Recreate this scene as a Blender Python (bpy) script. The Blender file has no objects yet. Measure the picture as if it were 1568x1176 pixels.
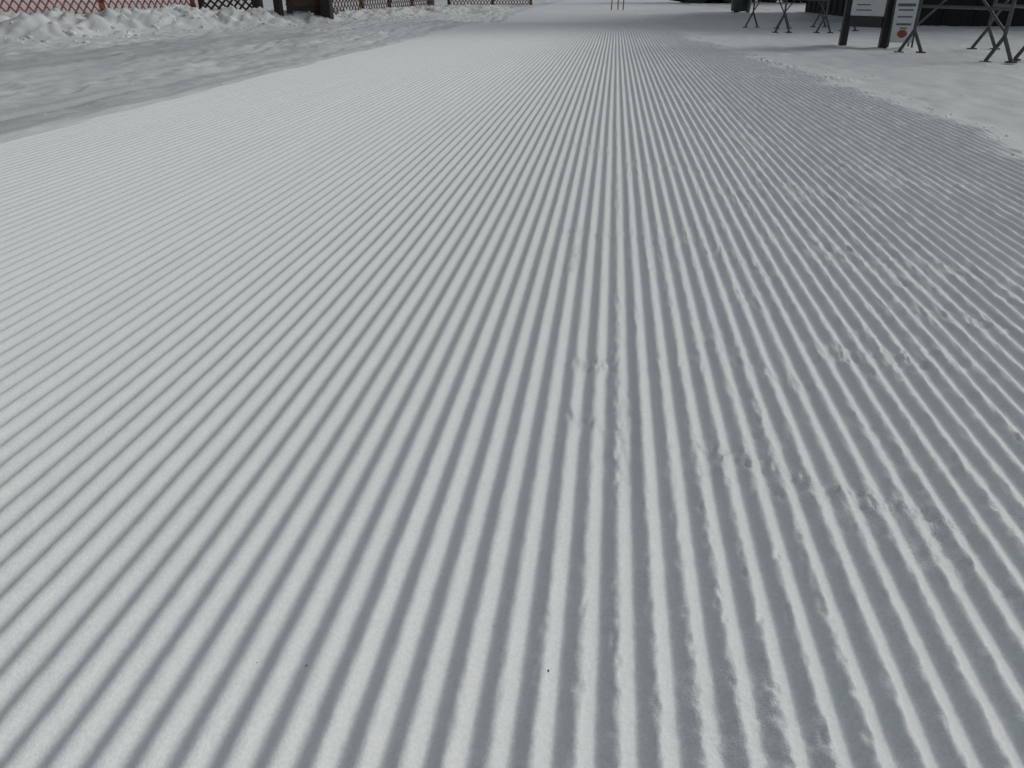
import bpy, math, random
import numpy as np
from mathutils import Vector, Matrix
random.seed(4); rng=np.random.RandomState(7)
sc=bpy.context.scene
S=0.037

# ---------------- noise ----------------
def _h(xi,yi,seed):
    n=(xi*374761393+yi*668265263+seed*1442695041)&0xffffffff
    n=((n^(n>>13))*1274126177)&0xffffffff
    n=((n^(n>>15))*668265263)&0xffffffff
    return ((n^(n>>16))&0xffff)/32767.5-1.0
def vn(x,y,seed=0):
    x=np.asarray(x,float); y=np.asarray(y,float)
    xf=np.floor(x); yf=np.floor(y); fx=x-xf; fy=y-yf
    xi=xf.astype(np.int64); yi=yf.astype(np.int64)
    u=fx*fx*(3-2*fx); v=fy*fy*(3-2*fy)
    a=_h(xi,yi,seed); b=_h(xi+1,yi,seed); c=_h(xi,yi+1,seed); d=_h(xi+1,yi+1,seed)
    return (a*(1-u)+b*u)*(1-v)+(c*(1-u)+d*u)*v
def fbm(x,y,seed=0,o=3):
    r=0;amp=.5
    for i in range(o):
        c,s=math.cos(.6*i+.3),math.sin(.6*i+.3)
        r=r+amp*vn((x*c-y*s)*2**i,(x*s+y*c)*2**i,seed+i*17); amp*=.5
    return r
def ss(a,b,x):
    t=np.clip((x-a)/(b-a),0,1); return t*t*(3-2*t)
def g(x): return np.exp(-x*x)

def edge_right(Y): return np.interp(Y,[0,3.8,6.2,10,11.5,15,25],[1.75,1.70,1.60,1.25,1.05,.9,.7])
def bank_front(Y): return np.interp(Y,[-10,7,9.2,12.9,16.4,23.5,40],[-7.6,-7.4,-7.2,-6.6,-5.4,-4.0,-2.5])

BL=[(-.10,2.08,.26,2.02,.028),(.26,2.02,.40,1.75,.03),(-.03,1.24,.03,1.22,.022),(.25,1.27,.34,1.20,.024),
    (.16,.98,.30,.90,.020),(.30,.90,.45,.83,.024),(.42,1.34,.64,1.32,.035),(-.03,1.04,.02,1.0,.018),(-.08,1.75,-.06,1.95,.02),
    (.55,2.7,.78,2.5,.12),(.1,3.0,.3,2.95,.05),(-.12,3.4,-.02,3.2,.06),(.9,3.0,1.2,2.8,.12),(.75,1.9,1.0,1.75,.06),
    (.62,1.6,.8,1.5,.04)]
def damage(X,Y):
    d=np.zeros_like(X)
    for (x0,y0,x1,y1,w) in BL:
        dx,dy=x1-x0,y1-y0
        wob=vn(X*25,Y*25,91)*w*.9
        t=np.clip(((X-x0)*dx+(Y-y0)*dy)/(dx*dx+dy*dy),0,1)
        r=np.hypot(X-x0-t*dx,Y-y0-t*dy+wob)
        d=np.maximum(d,g(r/w)*.8)
    n=ss(.0,.35,fbm(X*9,Y*3.0,33,3))
    band=np.maximum(g((X-.62)/.17)*ss(1.0,1.8,Y),g((X-.045)/.02)*.8)
    band=np.maximum(band,g((X-1.25)/.25)*.6)
    d=np.maximum(d,band*(.12+.62*n))
    d=np.maximum(d,ss(-.08,.2,X)*(.35+.2*ss(1,2,Y))*ss(.08,.4,fbm(X*15,Y*7,35,3)))
    return np.clip(d,0,1)

def height(X,Y,full=True):
    X=np.asarray(X,float);Y=np.asarray(Y,float)
    er=edge_right(Y)
    el=-2.66+.03*vn(Y*1.5,Y*0,5)+.02*vn(X*9,Y*5,6)
    m=ss(0,.09,X-el)*(1-ss(-.12,.12,X-er-.10*vn(Y*3,0*Y,8)-.08*vn(X*12,Y*9,9)))
    z=np.zeros_like(X)
    z+= -.13*g((Y-20)/2.6)*ss(-4.6,-3.2,X)*(1-ss(.6,2.2,X))
    z+= .012*fbm(X*.35,Y*.2,3,2)
    z+= np.clip(Y-60,0,None)*.045 + np.clip(-X-25,0,None)*.03
    if full:
        fade=1-ss(11,19,Y+np.clip(-X,0,None)*1.6)
        d=damage(X,Y)*(Y<16)
        jag=fbm(X*85,Y*70,44,2)
        wob=.04*vn(X*1.2,Y*.7,11)+.022*vn(X*4,Y*2.5,12)+d*.18*jag+.02*jag
        ph=X/S+wob
        c=.5+.5*np.cos(2*math.pi*ph)
        hv=.92+.08*vn(np.round(X/S)*.9,Y*1.3,21)+.03*vn(X*9,Y*12,22)
        crumb=fbm(X*130,Y*115,41,3)
        flake=1-np.abs(vn(X*80+3,Y*70,48))*2
        chip=ss(.14,.42,fbm(X*85,Y*60,47,2))*ss(-.3,.15,X)*(.5+.5*ss(-.2,.3,vn(X*5,Y*2.4,49)))
        crest=ss(.5,.95,c)
        rough=.0008*fbm(X*120,Y*60,42,2)*(.4+c)
        cord=.0122*(c**.95)*hv*(1-.22*d)+.0068*d*crumb+.0010*d*flake+.0030*d*(1-c)
        cord-= .0024*crest*chip
        cord+= .0022*crest*crumb*ss(-.25,.2,X)
        cord=(cord+rough)*fade+.003*(1-fade)
        z+=m*cord
    R=ss(-.05,.25,X-er)
    z+=R*(.018*fbm(X*2.2,Y*1.1,51,3)+.016*fbm(X*7,Y*4,52,3)-.004)
    berm=g((X-er-.03-.1*vn(Y*1.3,0*Y,57))/.09)*ss(-.1,.45,vn(Y*1.9,Y*0,55))
    z+=berm*(.006+.034*fbm(X*18,Y*11,56,3))
    L=1-ss(-.25,.03,X-el)
    z+=L*(.020*fbm(X*2.4+Y*.25,Y*.35,61,3)+.026*fbm(X*8,Y*1.8,62,3)+.024*np.abs(fbm(X*14,Y*5,63,3))-.010)
    z+=L*.030*ss(.05,.4,fbm(X*1.3,Y*.6,58,2))*fbm(X*11,Y*6,59,3)
    z+=g((X-el+.05)/.08)*(.006+.02*fbm(X*9,Y*3,64,3))
    z+=L*.040*g((X+3.55+.12*vn(Y*.5,0*Y,65))/.17)*(.2+fbm(X*12,Y*5,66,3))
    z+=L*.050*g((X+5.9+.3*vn(Y*.4,0*Y,68))/.5)*(.1+fbm(X*7,Y*3,69,3))
    z-=L*.026*g((X+4.5+.1*vn(Y*.4,0*Y,67))/.2)
    z-=L*.018*g((X+3.1+.08*vn(Y*.6,0*Y,70))/.07)
    u=bank_front(Y)-X+.35*vn(Y*1.1,0*Y,71)+.22*vn(Y*3.3,X,72)
    H=np.interp(Y,[-10,14,17,20,24,34],[.26,.26,.15,.13,.12,0.0])
    bp=ss(0,.8,u)*(1-.45*ss(1.2,2.4,u))
    lump=.5*(1-np.abs(vn(X*2.6,Y*2.6,73))*2)+.5*(1-np.abs(vn(X*5.5,Y*5.5,74))*2)+.7*fbm(X*11,Y*11,75,3)
    z+=H*bp*(.80+.46*lump)
    return z
def gh(x,y): return float(height(np.array([x]),np.array([y]),False)[0])

def geom(a,b,n,p=3.0):
    t=np.linspace(0,1,n); return a+(b-a)*t**p
cols=np.concatenate([-(geom(9.6,160,50)[::-1]), np.arange(-9.57,-2.74,.028), np.arange(-2.72,-.22,S/8),np.arange(-.22,.9,S/15),np.arange(.903,1.9,S/8), np.arange(1.905,6,.03), geom(6.01,160,50)])
cols=np.unique(cols)
rows=[]
y=.22
while y<28:
    rows.append(y); y+=min(.042,max(.0024,.0034*(y/.5)**1.3))
rows=np.concatenate([-geom(0,60,30)[::-1][:-1], np.array([0.0,.1]),np.array(rows),geom(28.05,240,120,2.2)])
rows=np.unique(rows)
XX,YY=np.meshgrid(cols,rows)
ZZ=height(XX,YY)
nx,ny=len(cols),len(rows)
me=bpy.data.meshes.new("snow_ground")
co=np.stack([XX.ravel(),YY.ravel(),ZZ.ravel()],1).astype(np.float32)
idx=np.arange(nx*ny,dtype=np.int32).reshape(ny,nx)
q=np.stack([idx[:-1,:-1],idx[:-1,1:],idx[1:,1:],idx[1:,:-1]],-1).reshape(-1,4)
me.vertices.add(len(co)); me.vertices.foreach_set("co",co.ravel())
me.loops.add(q.size); me.loops.foreach_set("vertex_index",q.ravel())
me.polygons.add(len(q)); me.polygons.foreach_set("loop_start",np.arange(0,q.size,4,dtype=np.int32))
me.polygons.foreach_set("loop_total",np.full(len(q),4,dtype=np.int32))
me.polygons.foreach_set("use_smooth",np.ones(len(q),dtype=bool))
me.update(calc_edges=True)
er=edge_right(YY)
outL=1-ss(-2.75,-2.6,XX)
bk=ss(0,.4,bank_front(YY)-XX)
dirt=outL*(.30+.6*ss(-.1,.45,fbm(XX*1.6,YY*.3,81,3)))*(1-.5*bk)+bk*.45*ss(-.1,.4,fbm(XX*3,YY*3,82,3))+ss(0,.4,XX-er)*(.12+.2*ss(0,.5,fbm(XX*2,YY*.7,83,3)))
dirt=dirt+.3*ss(14,20,YY)*ss(0,.4,fbm(XX*.6,YY*.25,84,3))
dirt=np.clip(dirt,0,1)
at=me.attributes.new("dirt",'FLOAT','POINT'); at.data.foreach_set("value",dirt.ravel().astype(np.float32))
at=me.attributes.new("dmg",'FLOAT','POINT'); at.data.foreach_set("value",np.maximum(damage(XX,YY),outL).ravel().astype(np.float32))
ground=bpy.data.objects.new("snow_ground",me); sc.collection.objects.link(ground)

def newmat(name):
    m=bpy.data.materials.new(name); m.use_nodes=True
    return m,m.node_tree,m.node_tree.nodes["Principled BSDF"]
m,nt,b=newmat("snow")
N=nt.nodes; Lk=nt.links
tc=N.new("ShaderNodeTexCoord")
a=N.new("ShaderNodeAttribute"); a.attribute_name="dirt"
a2=N.new("ShaderNodeAttribute"); a2.attribute_name="dmg"
mix=N.new("ShaderNodeMix"); mix.data_type='RGBA'
mix.inputs["A"].default_value=(.775,.82,.82,1); mix.inputs["B"].default_value=(.47,.495,.50,1)
Lk.new(a.outputs["Fac"],mix.inputs["Factor"])
n0=N.new("ShaderNodeTexNoise"); n0.inputs["Scale"].default_value=260; n0.inputs["Detail"].default_value=3
Lk.new(tc.outputs["Object"],n0.inputs["Vector"])
mr=N.new("ShaderNodeMapRange"); mr.inputs["From Min"].default_value=.3; mr.inputs["From Max"].default_value=.7
mr.inputs["To Min"].default_value=.91; mr.inputs["To Max"].default_value=1.06
Lk.new(n0.outputs["Fac"],mr.inputs["Value"])
mul=N.new("ShaderNodeMix"); mul.data_type='RGBA'; mul.blend_type='MULTIPLY'; mul.inputs["Factor"].default_value=1
Lk.new(mix.outputs["Result"],mul.inputs["A"]); Lk.new(mr.outputs["Result"],mul.inputs["B"])
Lk.new(mul.outputs["Result"],b.inputs["Base Color"])
b.inputs["Roughness"].default_value=.45; b.inputs["Specular IOR Level"].default_value=.4
n1=N.new("ShaderNodeTexNoise"); n1.inputs["Scale"].default_value=420; n1.inputs["Detail"].default_value=3
Lk.new(tc.outputs["Object"],n1.inputs["Vector"])
bs=N.new("ShaderNodeMapRange"); bs.inputs["To Min"].default_value=.25; bs.inputs["To Max"].default_value=1.0
Lk.new(a2.outputs["Fac"],bs.inputs["Value"])
bu=N.new("ShaderNodeBump"); bu.inputs["Distance"].default_value=.0024
Lk.new(bs.outputs["Result"],bu.inputs["Strength"]); Lk.new(n1.outputs["Fac"],bu.inputs["Height"])
Lk.new(bu.outputs["Normal"],b.inputs["Normal"])
me.materials.append(m); snowmat=m

def simple(name,col,rough=.6,metal=0,var=.25,scale=20,stretch=(1,1,1)):
    m,nt,b=newmat(name); N=nt.nodes
    tc=N.new("ShaderNodeTexCoord"); mp=N.new("ShaderNodeMapping"); mp.inputs["Scale"].default_value=stretch
    n=N.new("ShaderNodeTexNoise"); n.inputs["Scale"].default_value=scale; n.inputs["Detail"].default_value=4
    r=N.new("ShaderNodeMapRange"); r.inputs["From Min"].default_value=.3; r.inputs["From Max"].default_value=.7
    r.inputs["To Min"].default_value=1-var; r.inputs["To Max"].default_value=1+var
    x=N.new("ShaderNodeMix"); x.data_type='RGBA'; x.blend_type='MULTIPLY'; x.inputs["Factor"].default_value=1
    x.inputs["A"].default_value=(*col,1)
    nt.links.new(tc.outputs["Object"],mp.inputs["Vector"]); nt.links.new(mp.outputs["Vector"],n.inputs["Vector"])
    nt.links.new(n.outputs["Fac"],r.inputs["Value"]); nt.links.new(r.outputs["Result"],x.inputs["B"])
    nt.links.new(x.outputs["Result"],b.inputs["Base Color"])
    b.inputs["Roughness"].default_value=rough; b.inputs["Metallic"].default_value=metal
    return m
M_red=simple("red_stain",(.30,.07,.05),.65,0,.3,12)
M_brown=simple("brown_stain",(.09,.04,.03),.75,0,.35,12)
M_dark=simple("dark_wood",(.028,.024,.022),.75,0,.4,15,(1,1,.15))
M_steel=simple("galvanised_steel",(.09,.10,.10),.5,.5,.25,30)
M_black=simple("black_paint",(.015,.015,.017),.45,0,.2,20)
M_panel=simple("poster_paper",(.62,.64,.63),.5,0,.06,8)
M_print=simple("print_ink",(.12,.13,.16),.6,0,.2,30)
M_redp=simple("poster_red",(.34,.06,.035),.5,0,.4,60)
M_grn=simple("dark_green_paint",(.02,.05,.04),.4,0,.2,10)
M_wall=simple("lodge_siding",(.014,.013,.013),.85,0,.35,6,(6,6,.3))
M_glass=simple("window_glass",(.02,.03,.035),.08,0,.1,3)
M_roof=simple("roof_metal",(.05,.055,.06),.5,.3,.2,5)
M_fol=simple("conifer_foliage",(.02,.04,.022),.85,0,.5,3)
M_bark=simple("bark",(.06,.045,.035),.9,0,.4,10,(1,1,.2))
M_speck=simple("dirt",(.09,.08,.07),.9,0,.4,80)
M_bam=simple("bamboo",(.2,.16,.09),.7)

class MB:
    def __init__(s): s.v=[]; s.f=[]
    def beam(s,p0,p1,w,t,up=(0,0,1)):
        p0=Vector(p0);p1=Vector(p1);d=(p1-p0).normalized();u=Vector(up)
        if abs(d.dot(u))>.98: u=Vector((0,1,0))
        a=d.cross(u).normalized(); c=a.cross(d).normalized()
        n=len(s.v)
        for p in(p0,p1):
            for i,j in((-1,-1),(1,-1),(1,1),(-1,1)):
                s.v.append(p+a*(i*w/2)+c*(j*t/2))
        s.f+=[(n,n+3,n+2,n+1),(n+4,n+5,n+6,n+7)]+[(n+i,n+(i+1)%4,n+4+(i+1)%4,n+4+i) for i in range(4)]
    def box(s,c,d,rz=0):
        n=len(s.v); R=Matrix.Rotation(rz,3,'Z'); c=Vector(c)
        for k in(-1,1):
            for i,j in((-1,-1),(1,-1),(1,1),(-1,1)):
                s.v.append(c+R@Vector((i*d[0]/2,j*d[1]/2,k*d[2]/2)))
        s.f+=[(n,n+3,n+2,n+1),(n+4,n+5,n+6,n+7)]+[(n+i,n+(i+1)%4,n+4+(i+1)%4,n+4+i) for i in range(4)]
    def tube(s,p0,p1,r0,r1=None,k=10):
        r1=r0 if r1 is None else r1
        p0=Vector(p0);p1=Vector(p1);d=(p1-p0).normalized();u=Vector((0,0,1)) if abs(d.z)<.95 else Vector((1,0,0))
        a=d.cross(u).normalized();c=a.cross(d);n=len(s.v)
        for p,r in((p0,r0),(p1,r1)):
            for i in range(k):
                t=2*math.pi*i/k; s.v.append(p+a*(math.cos(t)*r)+c*(math.sin(t)*r))
        s.f+=[(n+i,n+(i+1)%k,n+k+(i+1)%k,n+k+i) for i in range(k)]+[tuple(range(n,n+k))[::-1],tuple(range(n+k,n+2*k))]
    def obj(s,name,mat,parent=None,bev=0):
        me=bpy.data.meshes.new(name); me.from_pydata([tuple(v) for v in s.v],[],s.f); me.validate(); me.update()
        o=bpy.data.objects.new(name,me); sc.collection.objects.link(o); me.materials.append(mat)
        if parent: o.parent=parent
        if bev:
            b=o.modifiers.new("b","BEVEL"); b.width=bev; b.segments=2
        return o
def empty(name):
    e=bpy.data.objects.new(name,None); sc.collection.objects.link(e); return e

# ---------------- lattice fences ----------------
def lattice_fence(p0,p1,h,mat,sp=.085,w=.024,post=.09,zoff=0):
    e=empty("lattice_fence")
    P0=Vector((p0[0],p0[1],0));P1=Vector((p1[0],p1[1],0)); L=(P1-P0).length; d=(P1-P0)/L; nrm=Vector((-d.y,d.x,0))
    z0=gh(*p0)+zoff; z1=gh(*p1)+zoff
    def W(s,z,o=0): 
        return P0+d*s+nrm*o+Vector((0,0,z0+(z1-z0)*s/L+z))
    lat=MB(); st=sp*math.sqrt(2)
    c=-h
    while c<L:
        for sgn in(1,-1):
            a0=max(c,0);a1=min(c+h,L)
            if a1-a0>.02:
                if sgn==1: q0=(a0,a0-c);q1=(a1,a1-c);o=.006
                else: q0=(a0,h-(a0-c));q1=(a1,h-(a1-c));o=-.006
                lat.beam(W(q0[0],q0[1]+.0,o),W(q1[0],q1[1]+.0,o),.008,w,up=(0,0,1))
        c+=st
    lat.obj("lattice",mat,e)
    r=MB()
    for z in(-.02,h+.02): r.beam(W(0,z),W(L,z),.03,.045)
    r.obj("rails",mat,e,.004)
    p=MB(); n=max(1,round(L/2.4))
    for i in range(n+1):
        s=L*i/n; p.beam(W(s,-.4,.07),W(s,h+.15,.07),post,post)
    p.obj("posts",mat,e,.006)
    return e
lattice_fence((-9.3,6.0),(-7.9,15.4),1.05,M_red,sp=.115,w=.024,post=.07,zoff=-.1)
lattice_fence((-7.85,15.5),(-6.9,15.8),1.05,M_brown,sp=.10,w=.035,zoff=-.1)
lattice_fence((-5.85,17.1),(-5.6,26.0),1.0,M_brown,sp=.14,w=.03,zoff=-.1)
lattice_fence((-5.5,28.3),(-3.2,33),1.0,M_brown,sp=.14,w=.03,zoff=-.1)
def wood_post(x,y,w,h):
    e=MB(); z=gh(x,y); e.beam((x,y,z-.3),(x,y,z+h),w,w); e.beam((x,y,z+h),(x,y,z+h+.03),w+.04,w+.04)
    e.obj("wooden_post",M_dark,None,.01)
wood_post(-6.70,15.45,.16,1.5); wood_post(-6.42,15.75,.14,1.5); wood_post(-5.62,16.2,.2,1.6); wood_post(-6.0,27.5,.2,1.6)
e=empty("wooden_gate"); mb=MB()
G0=Vector((-6.30,15.85));G1=Vector((-5.76,16.28)); ga=math.atan2(G1.y-G0.y,G1.x-G0.x)
for i in range(6):
    p=G0.lerp(G1,(i+.5)/6); z=gh(p.x,p.y); mb.box((p.x,p.y,z+.58),(.112,.025,1.14),ga)
mb.obj("planks",M_brown,e,.003)
gn=Vector((G1.y-G0.y,-(G1.x-G0.x))).normalized()*.035
mb=MB(); zz=gh(G0.x,G0.y)
A_=G0+gn;B_=G1+gn
for z in(.12,.95): mb.beam((A_.x,A_.y,zz+z),(B_.x,B_.y,zz+z),.04,.08)
mb.beam((A_.x,A_.y,zz+.17),(B_.x,B_.y,zz+.90),.03,.07)
mb.obj("rails",M_dark,e,.003)

# ---------------- ski racks ----------------
def ski_rack(pa,pb,h=1.25,spread=.13,r=.017,ah=.2):
    e=empty("ski_rack")
    fr=MB(); ft=MB()
    A=Vector((pa[0],pa[1],gh(*pa)));B=Vector((pb[0],pb[1],gh(*pb)))
    s=Vector((1,0,0))
    for P in(A,B):
        ap=P+Vector((0,0,ah))
        fr.tube(ap,P+Vector((0,0,h)),r)
        for k in(-1,1):
            fr.tube(ap+Vector((0,0,.02)),P+s*(spread*k)+Vector((0,0,.015)),r)
            ft.box(P+s*(spread*k)+Vector((0,0,.008)),(.085,.06,.014))
        for k in(-1,1): fr.tube(P+Vector((0,0,h-.25)),P+s*(.28*k)+Vector((0,0,h+.02)),r*.8)
    U=Vector((0,0,1))
    fr.tube(A+U*.44,B+U*.44,r*.9); 
    fr.tube(A+U*.25,B+U*(h-.15),r*.7); fr.tube(B+U*.25,A+U*(h-.15),r*.7)
    for k in(-1,1): fr.tube(A+s*(.28*k)+U*(h+.02),B+s*(.28*k)+U*(h+.02),r)
    L=(B-A).length; n=int(L/.12); pg=MB()
    for i in range(1,n):
        for k in(-1,1):
            q=A+(B-A)*(i/n)+s*(.28*k)+U*(h+.02); pg.tube(q,q+U*.09+s*(.03*k),.008,k=6)
    fr.obj("frame",M_steel,e); ft.obj("feet",M_steel,e,.002); pg.obj("pegs",M_black,e)
ski_rack((2.3,14.7),(2.5,13.05),1.25,.10,.014,.22)
ski_rack((2.78,14.5),(3.12,13.15),1.25,.10,.014,.22)
ski_rack((3.45,14.9),(3.6,13.6),1.25,.10,.014,.22)
ski_rack((3.08,9.16),(3.46,7.98),1.25,.11,.017,.2)
ski_rack((4.02,9.7),(3.84,8.25),1.25,.12,.017,.2)

# ---------------- info board ----------------
e=empty("information_board")
a_=Vector((2.70,10.36,gh(2.7,10.36)));b_=Vector((3.03,9.94,gh(3,9.94))); d=(b_-a_).normalized(); ang=math.atan2(d.y,d.x); n_=Vector((d.y,-d.x,0)); n_.z=0
mb=MB()
for P in(a_,b_): mb.beam(P-Vector((0,0,.3)),P+Vector((0,0,1.9)),.08,.08)
mb.obj("posts",M_black,e,.006)
c=(a_+b_)/2; Lb=(b_-a_).length-.09
mb=MB(); mb.box(c+Vector((0,0,.26)),(Lb,.05,.11),ang); mb.box(c+Vector((0,0,1.78)),(Lb,.05,.11),ang); mb.obj("crossbars",M_black,e,.004)
mb=MB(); mb.box(c+Vector((0,0,1.02)),(Lb,.025,1.40),ang); mb.obj("panel",M_panel,e,.002)
mb=MB()
for i in range(22):
    z=.38+i*.055
    if i in(7,8,15): continue
    w=Lb*(.45+.4*random.random()); mb.box(c+n_*.0145+d*((w-Lb)*.5+.05)+Vector((0,0,z)),(w-.04,.002,.012),ang)
mb.box(c+n_*.0145+Vector((0,0,1.6)),(Lb*.8,.002,.09),ang)
mb.obj("printed_text",M_print,e)

# ---------------- sandwich board ----------------
e=empty("sandwich_board")
sx,sy=3.17,9.85; z=gh(sx,sy); mb=MB()
def tilt(mb,c,dims,rx,rz):
    n=len(mb.v); R=Matrix.Rotation(rz,3,'Z')@Matrix.Rotation(rx,3,'X'); 
    for k in(-1,1):
        for i,j in((-1,-1),(1,-1),(1,1),(-1,1)): mb.v.append(R@(Vector((i*dims[0]/2,j*dims[1]/2,k*dims[2]/2))+Vector(c))+Vector((sx,sy,z)))
    mb.f+=[(n,n+3,n+2,n+1),(n+4,n+5,n+6,n+7)]+[(n+i,n+(i+1)%4,n+4+(i+1)%4,n+4+i) for i in range(4)]
for rx,yo in((-.22,-.12),(.22,.12)):
    tilt(mb,(0,yo,.30),(.23,.015,.52),rx,-.15)
mb.obj("boards",M_panel,e,.003)
mb=MB()
for rx,yo in((-.22,-.12),(.22,.12)):
    for xo in(-.123,.123): tilt(mb,(xo,yo,.29),(.016,.022,.60),rx,-.15)
mb.obj("frame",M_steel,e)
mb=MB()
for i,(wd) in enumerate((.05,.085,.10,.10,.085,.06)): tilt(mb,(0,-.129-.0,.095+i*.013),(wd,.003,.013),-.22,-.15)
mb.obj("printed_picture",M_redp,e)
mb=MB(); tilt(mb,(0,-.129,.185),(.07,.003,.012),-.22,-.15); tilt(mb,(0,-.129,.225),(.15,.003,.02),-.22,-.15); tilt(mb,(.0,-.129,.42),(.18,.003,.03),-.22,-.15); tilt(mb,(0,-.129,.37),(.15,.003,.015),-.22,-.15);tilt(mb,(0,-.129,.3),(.15,.003,.015),-.22,-.15); mb.obj("printed_text",M_print,e)

for (x,yy,l) in((-.12,26,.02),(.08,26.2,-.03),(.22,25.7,.04)):
    mb=MB(); z=gh(x,yy); mb.tube((x,yy,z-.2),(x+l,yy,z+1.3),.018,.014); mb.tube((x+l,yy,z+1.3),(x+l*1.05,yy,z+1.36),.022,.006); mb.obj("bamboo_stake",M_bam,None)

e=empty("litter_bin"); bx,by=3.45,24.3; z=gh(bx,by)
mb=MB(); mb.tube((bx,by,z+.03),(bx,by,z+.8),.26,.31,20); mb.obj("body",M_grn,e,.01)
mb=MB(); mb.tube((bx,by,z+.8),(bx,by,z+.86),.34,.33,20); mb.tube((bx,by,z+.86),(bx,by,z+1.02),.32,.12,20); mb.obj("lid",M_black,e,.01)
mb=MB(); 
for k in range(3):
    t=k*2.1; mb.box((bx+.2*math.cos(t),by+.2*math.sin(t),z+.01),(.08,.08,.06),t)
mb.obj("feet",M_black,e)

# ---------------- lodge ----------------
e=empty("ski_lodge"); x0,x1,y0,y1=5.25,17.0,15.9,24.6; H=4.2
mb=MB(); mb.box(((x0+x1)/2,(y0+y1)/2,H/2-.3),(x1-x0,y1-y0,H+.6)); 
n=len(mb.v); mb.v+=[Vector((x0,y0,H)),Vector((x0,y1,H)),Vector((x0,(y0+y1)/2,H+2.4)),Vector((x1,y0,H)),Vector((x1,y1,H)),Vector((x1,(y0+y1)/2,H+2.4))]
mb.f+=[(n,n+2,n+1),(n+3,n+4,n+5)]
mb.obj("walls",M_wall,e)
mb=MB(); ym=(y0+y1)/2
xx=x0
while xx<=x1+.01: mb.box((xx,y0-.012,H/2),(.05,.024,H-.1)); xx+=.545
yy=y0+.4
while yy<y1: mb.box((x0-.012,yy,H/2),(.024,.05,H-.1)); yy+=.545
mb.obj("battens",M_wall,e)
mb=MB()
for sg in(-1,1): mb.beam((x0-.6,ym+sg*2.45,H+1.12),(x1+.6,ym+sg*2.45,H+1.12),5.4,.14,up=Vector((0,sg*.5,.87)))
mb.obj("roof",M_roof,e)
mb=MB();fr=MB()
for i in range(4):
    cx=x0+1.6+i*2.5
    if i==1: continue
    mb.box((cx,y0-.03,1.9),(1.2,.02,1.2))
    for dz in(-.66,.66): fr.box((cx,y0-.045,1.9+dz),(1.44,.06,.12))
    for dx in(-.66,.66): fr.box((cx+dx,y0-.045,1.9),(.12,.056,1.2))
mb.obj("windows",M_glass,e); fr.obj("window_frames",M_panel,e)
mb=MB(); mb.box((x0+4.1,y0-.04,1.05),(1.0,.05,2.1)); mb.obj("door",M_brown,e,.01)

# ---------------- distant conifers ----------------
def conifers():
    tr=MB(); V=[];F=[]
    pts=[]
    for i in range(24):
        t=i/23; pts.append((4.5+t*34+random.uniform(-1,1),39-t*2+random.uniform(-1.5,3)))
    for i in range(24): pts.append((-60+i*2.2+random.uniform(-1,1),66+random.uniform(-2,5)))
    for (x,yy) in pts:
        z=gh(x,yy); h=random.uniform(6,11); tr.tube((x,yy,z-.3),(x,yy,z+h*.9),.16,.03,7)
        for k in range(190):
            f=random.random()**.8; hh=.25+f*(h-.25); R=(1-hh/h)*h*.24+.12; a=random.uniform(0,6.283)
            ln=R*random.uniform(.6,1.15); ca,sa=math.cos(a),math.sin(a); dz=random.uniform(-.45,-.1)*ln; w=ln*.24
            px,py,pz=x,yy,z+hh; n=len(V)
            V.extend([(px,py,pz),(px+ca*ln*.6-sa*w,py+sa*ln*.6+ca*w,pz+dz*.6),(px+ca*ln,py+sa*ln,pz+dz),(px+ca*ln*.6+sa*w,py+sa*ln*.6-ca*w,pz+dz*.6),(px+ca*ln*.5,py+sa*ln*.5,pz+dz*.5-.16*ln-.05)])
            F.extend([(n,n+1,n+2,n+3),(n,n+2,n+4)])
    e=empty("distant_conifer_row"); tr.obj("trunks",M_bark,e)
    o=MB(); o.v=V;o.f=F; o.obj("foliage",M_fol,e)
conifers()

# ---------------- specks and snow crumbs ----------------
import bmesh
def scatter(name,mat,pts,flat=.7,sink=.0):
    bm=bmesh.new(); bmesh.ops.create_icosphere(bm,subdivisions=2,radius=1)
    bv=np.array([v.co[:] for v in bm.verts]); bf=np.array([[v.index for v in f.verts] for f in bm.faces]); bm.free()
    P=np.array(pts); Zs=height(P[:,0],P[:,1]); V=[];F=[]
    for k,(x,y_,r) in enumerate(pts):
        o=rng.rand(3)*50
        nz=1+.45*vn(bv[:,0]*1.6+o[0],bv[:,1]*1.6+bv[:,2]*2+o[1],5)
        s=r*nz[:,None]*rng.uniform(.65,1.3,(1,3)); s[:,2]*=flat
        V.append(bv*s+np.array([x,y_,Zs[k]-r*sink])); F.append(bf+k*len(bv))
    V=np.concatenate(V);F=np.concatenate(F)
    me=bpy.data.meshes.new(name); me.from_pydata(V.tolist(),[],F.tolist()); me.update(); o=bpy.data.objects.new(name,me); sc.collection.objects.link(o); me.materials.append(mat)
    if mat is snowmat: me.polygons.foreach_set("use_smooth",np.ones(len(F),dtype=bool))
pts=[(-.268,.52,.0012),(-.32,.52,.0008),(-.03,.54,.0014),(-.33,.9,.0010)]
for i in range(40):
    yy=.6+rng.rand()**2*5; pts.append((rng.uniform(-.7,.6)*yy,yy,rng.uniform(.0003,.0008)*(1+.35*yy)))
scatter("dirt_specks",M_speck,pts,.5)
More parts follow.
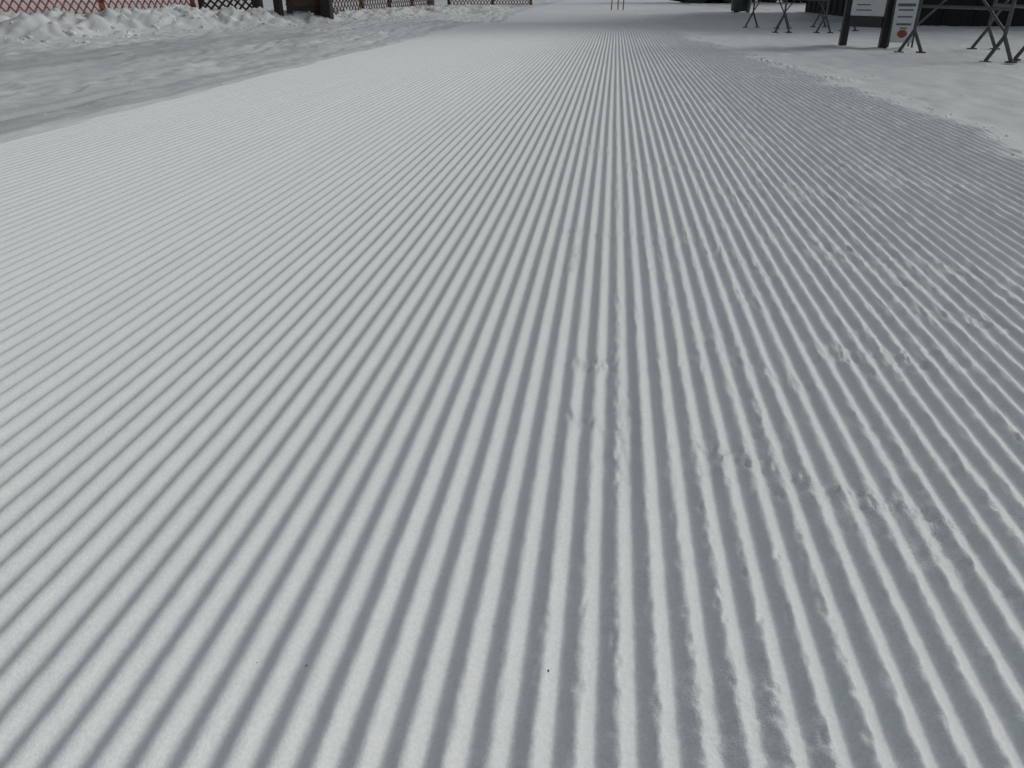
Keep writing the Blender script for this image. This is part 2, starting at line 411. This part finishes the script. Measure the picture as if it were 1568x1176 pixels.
pts=[]
for i in range(300):
    yy=rng.uniform(2.5,13); pts.append((float(edge_right(yy))+rng.normal()*.12,yy,rng.uniform(.003,.011)))
for i in range(260):
    yy=rng.uniform(3,13); pts.append((-2.75+rng.normal()*.12-abs(rng.normal())*.8,yy,rng.uniform(.003,.010)))
for i in range(420):
    yy=rng.uniform(7,24); pts.append((float(bank_front(yy))-.1+rng.normal()*.35,yy,abs(rng.normal())*.022+.006))
for i in range(200):
    yy=rng.uniform(5,13); pts.append((rng.uniform(1.9,4.5),yy,rng.uniform(.003,.009)))
scatter("snow_crumbs",snowmat,pts,.65,.25)

# ---------------- light ----------------
el=math.radians(35); az=math.radians(62)
w=bpy.data.worlds.new("World"); sc.world=w; w.use_nodes=True; nt=w.node_tree
sk=nt.nodes.new("ShaderNodeTexSky"); sk.sky_type='NISHITA'; sk.sun_disc=False; sk.sun_elevation=el; sk.sun_rotation=az; sk.dust_density=3; sk.air_density=1.2
hs=nt.nodes.new("ShaderNodeHueSaturation"); hs.inputs["Saturation"].default_value=.36
bg=nt.nodes["Background"]; bg.inputs["Strength"].default_value=.063
nt.links.new(sk.outputs[0],hs.inputs["Color"]); nt.links.new(hs.outputs[0],bg.inputs["Color"])
sd=bpy.data.lights.new("sun","SUN"); sd.energy=.9; sd.angle=math.radians(25); sd.color=(1,.975,.945)
so=bpy.data.objects.new("sun",sd); sc.collection.objects.link(so)
D=Vector((math.cos(el)*math.sin(az),math.cos(el)*math.cos(az),math.sin(el))); so.rotation_euler=D.to_track_quat('Z','Y').to_euler(); so.location=(10,10,10)
sc.view_settings.view_transform='Standard'; sc.view_settings.look='None'; sc.view_settings.exposure=0

cam=bpy.data.cameras.new("camera"); cam.sensor_width=36; cam.lens=27.0; cam.clip_start=.02; cam.clip_end=1000
oc=bpy.data.objects.new("camera",cam); sc.collection.objects.link(oc); oc.location=(0,0,.6)
oc.rotation_euler=(math.radians(62.7),0,math.radians(6.9)); sc.camera=oc
print("verts",nx*ny)
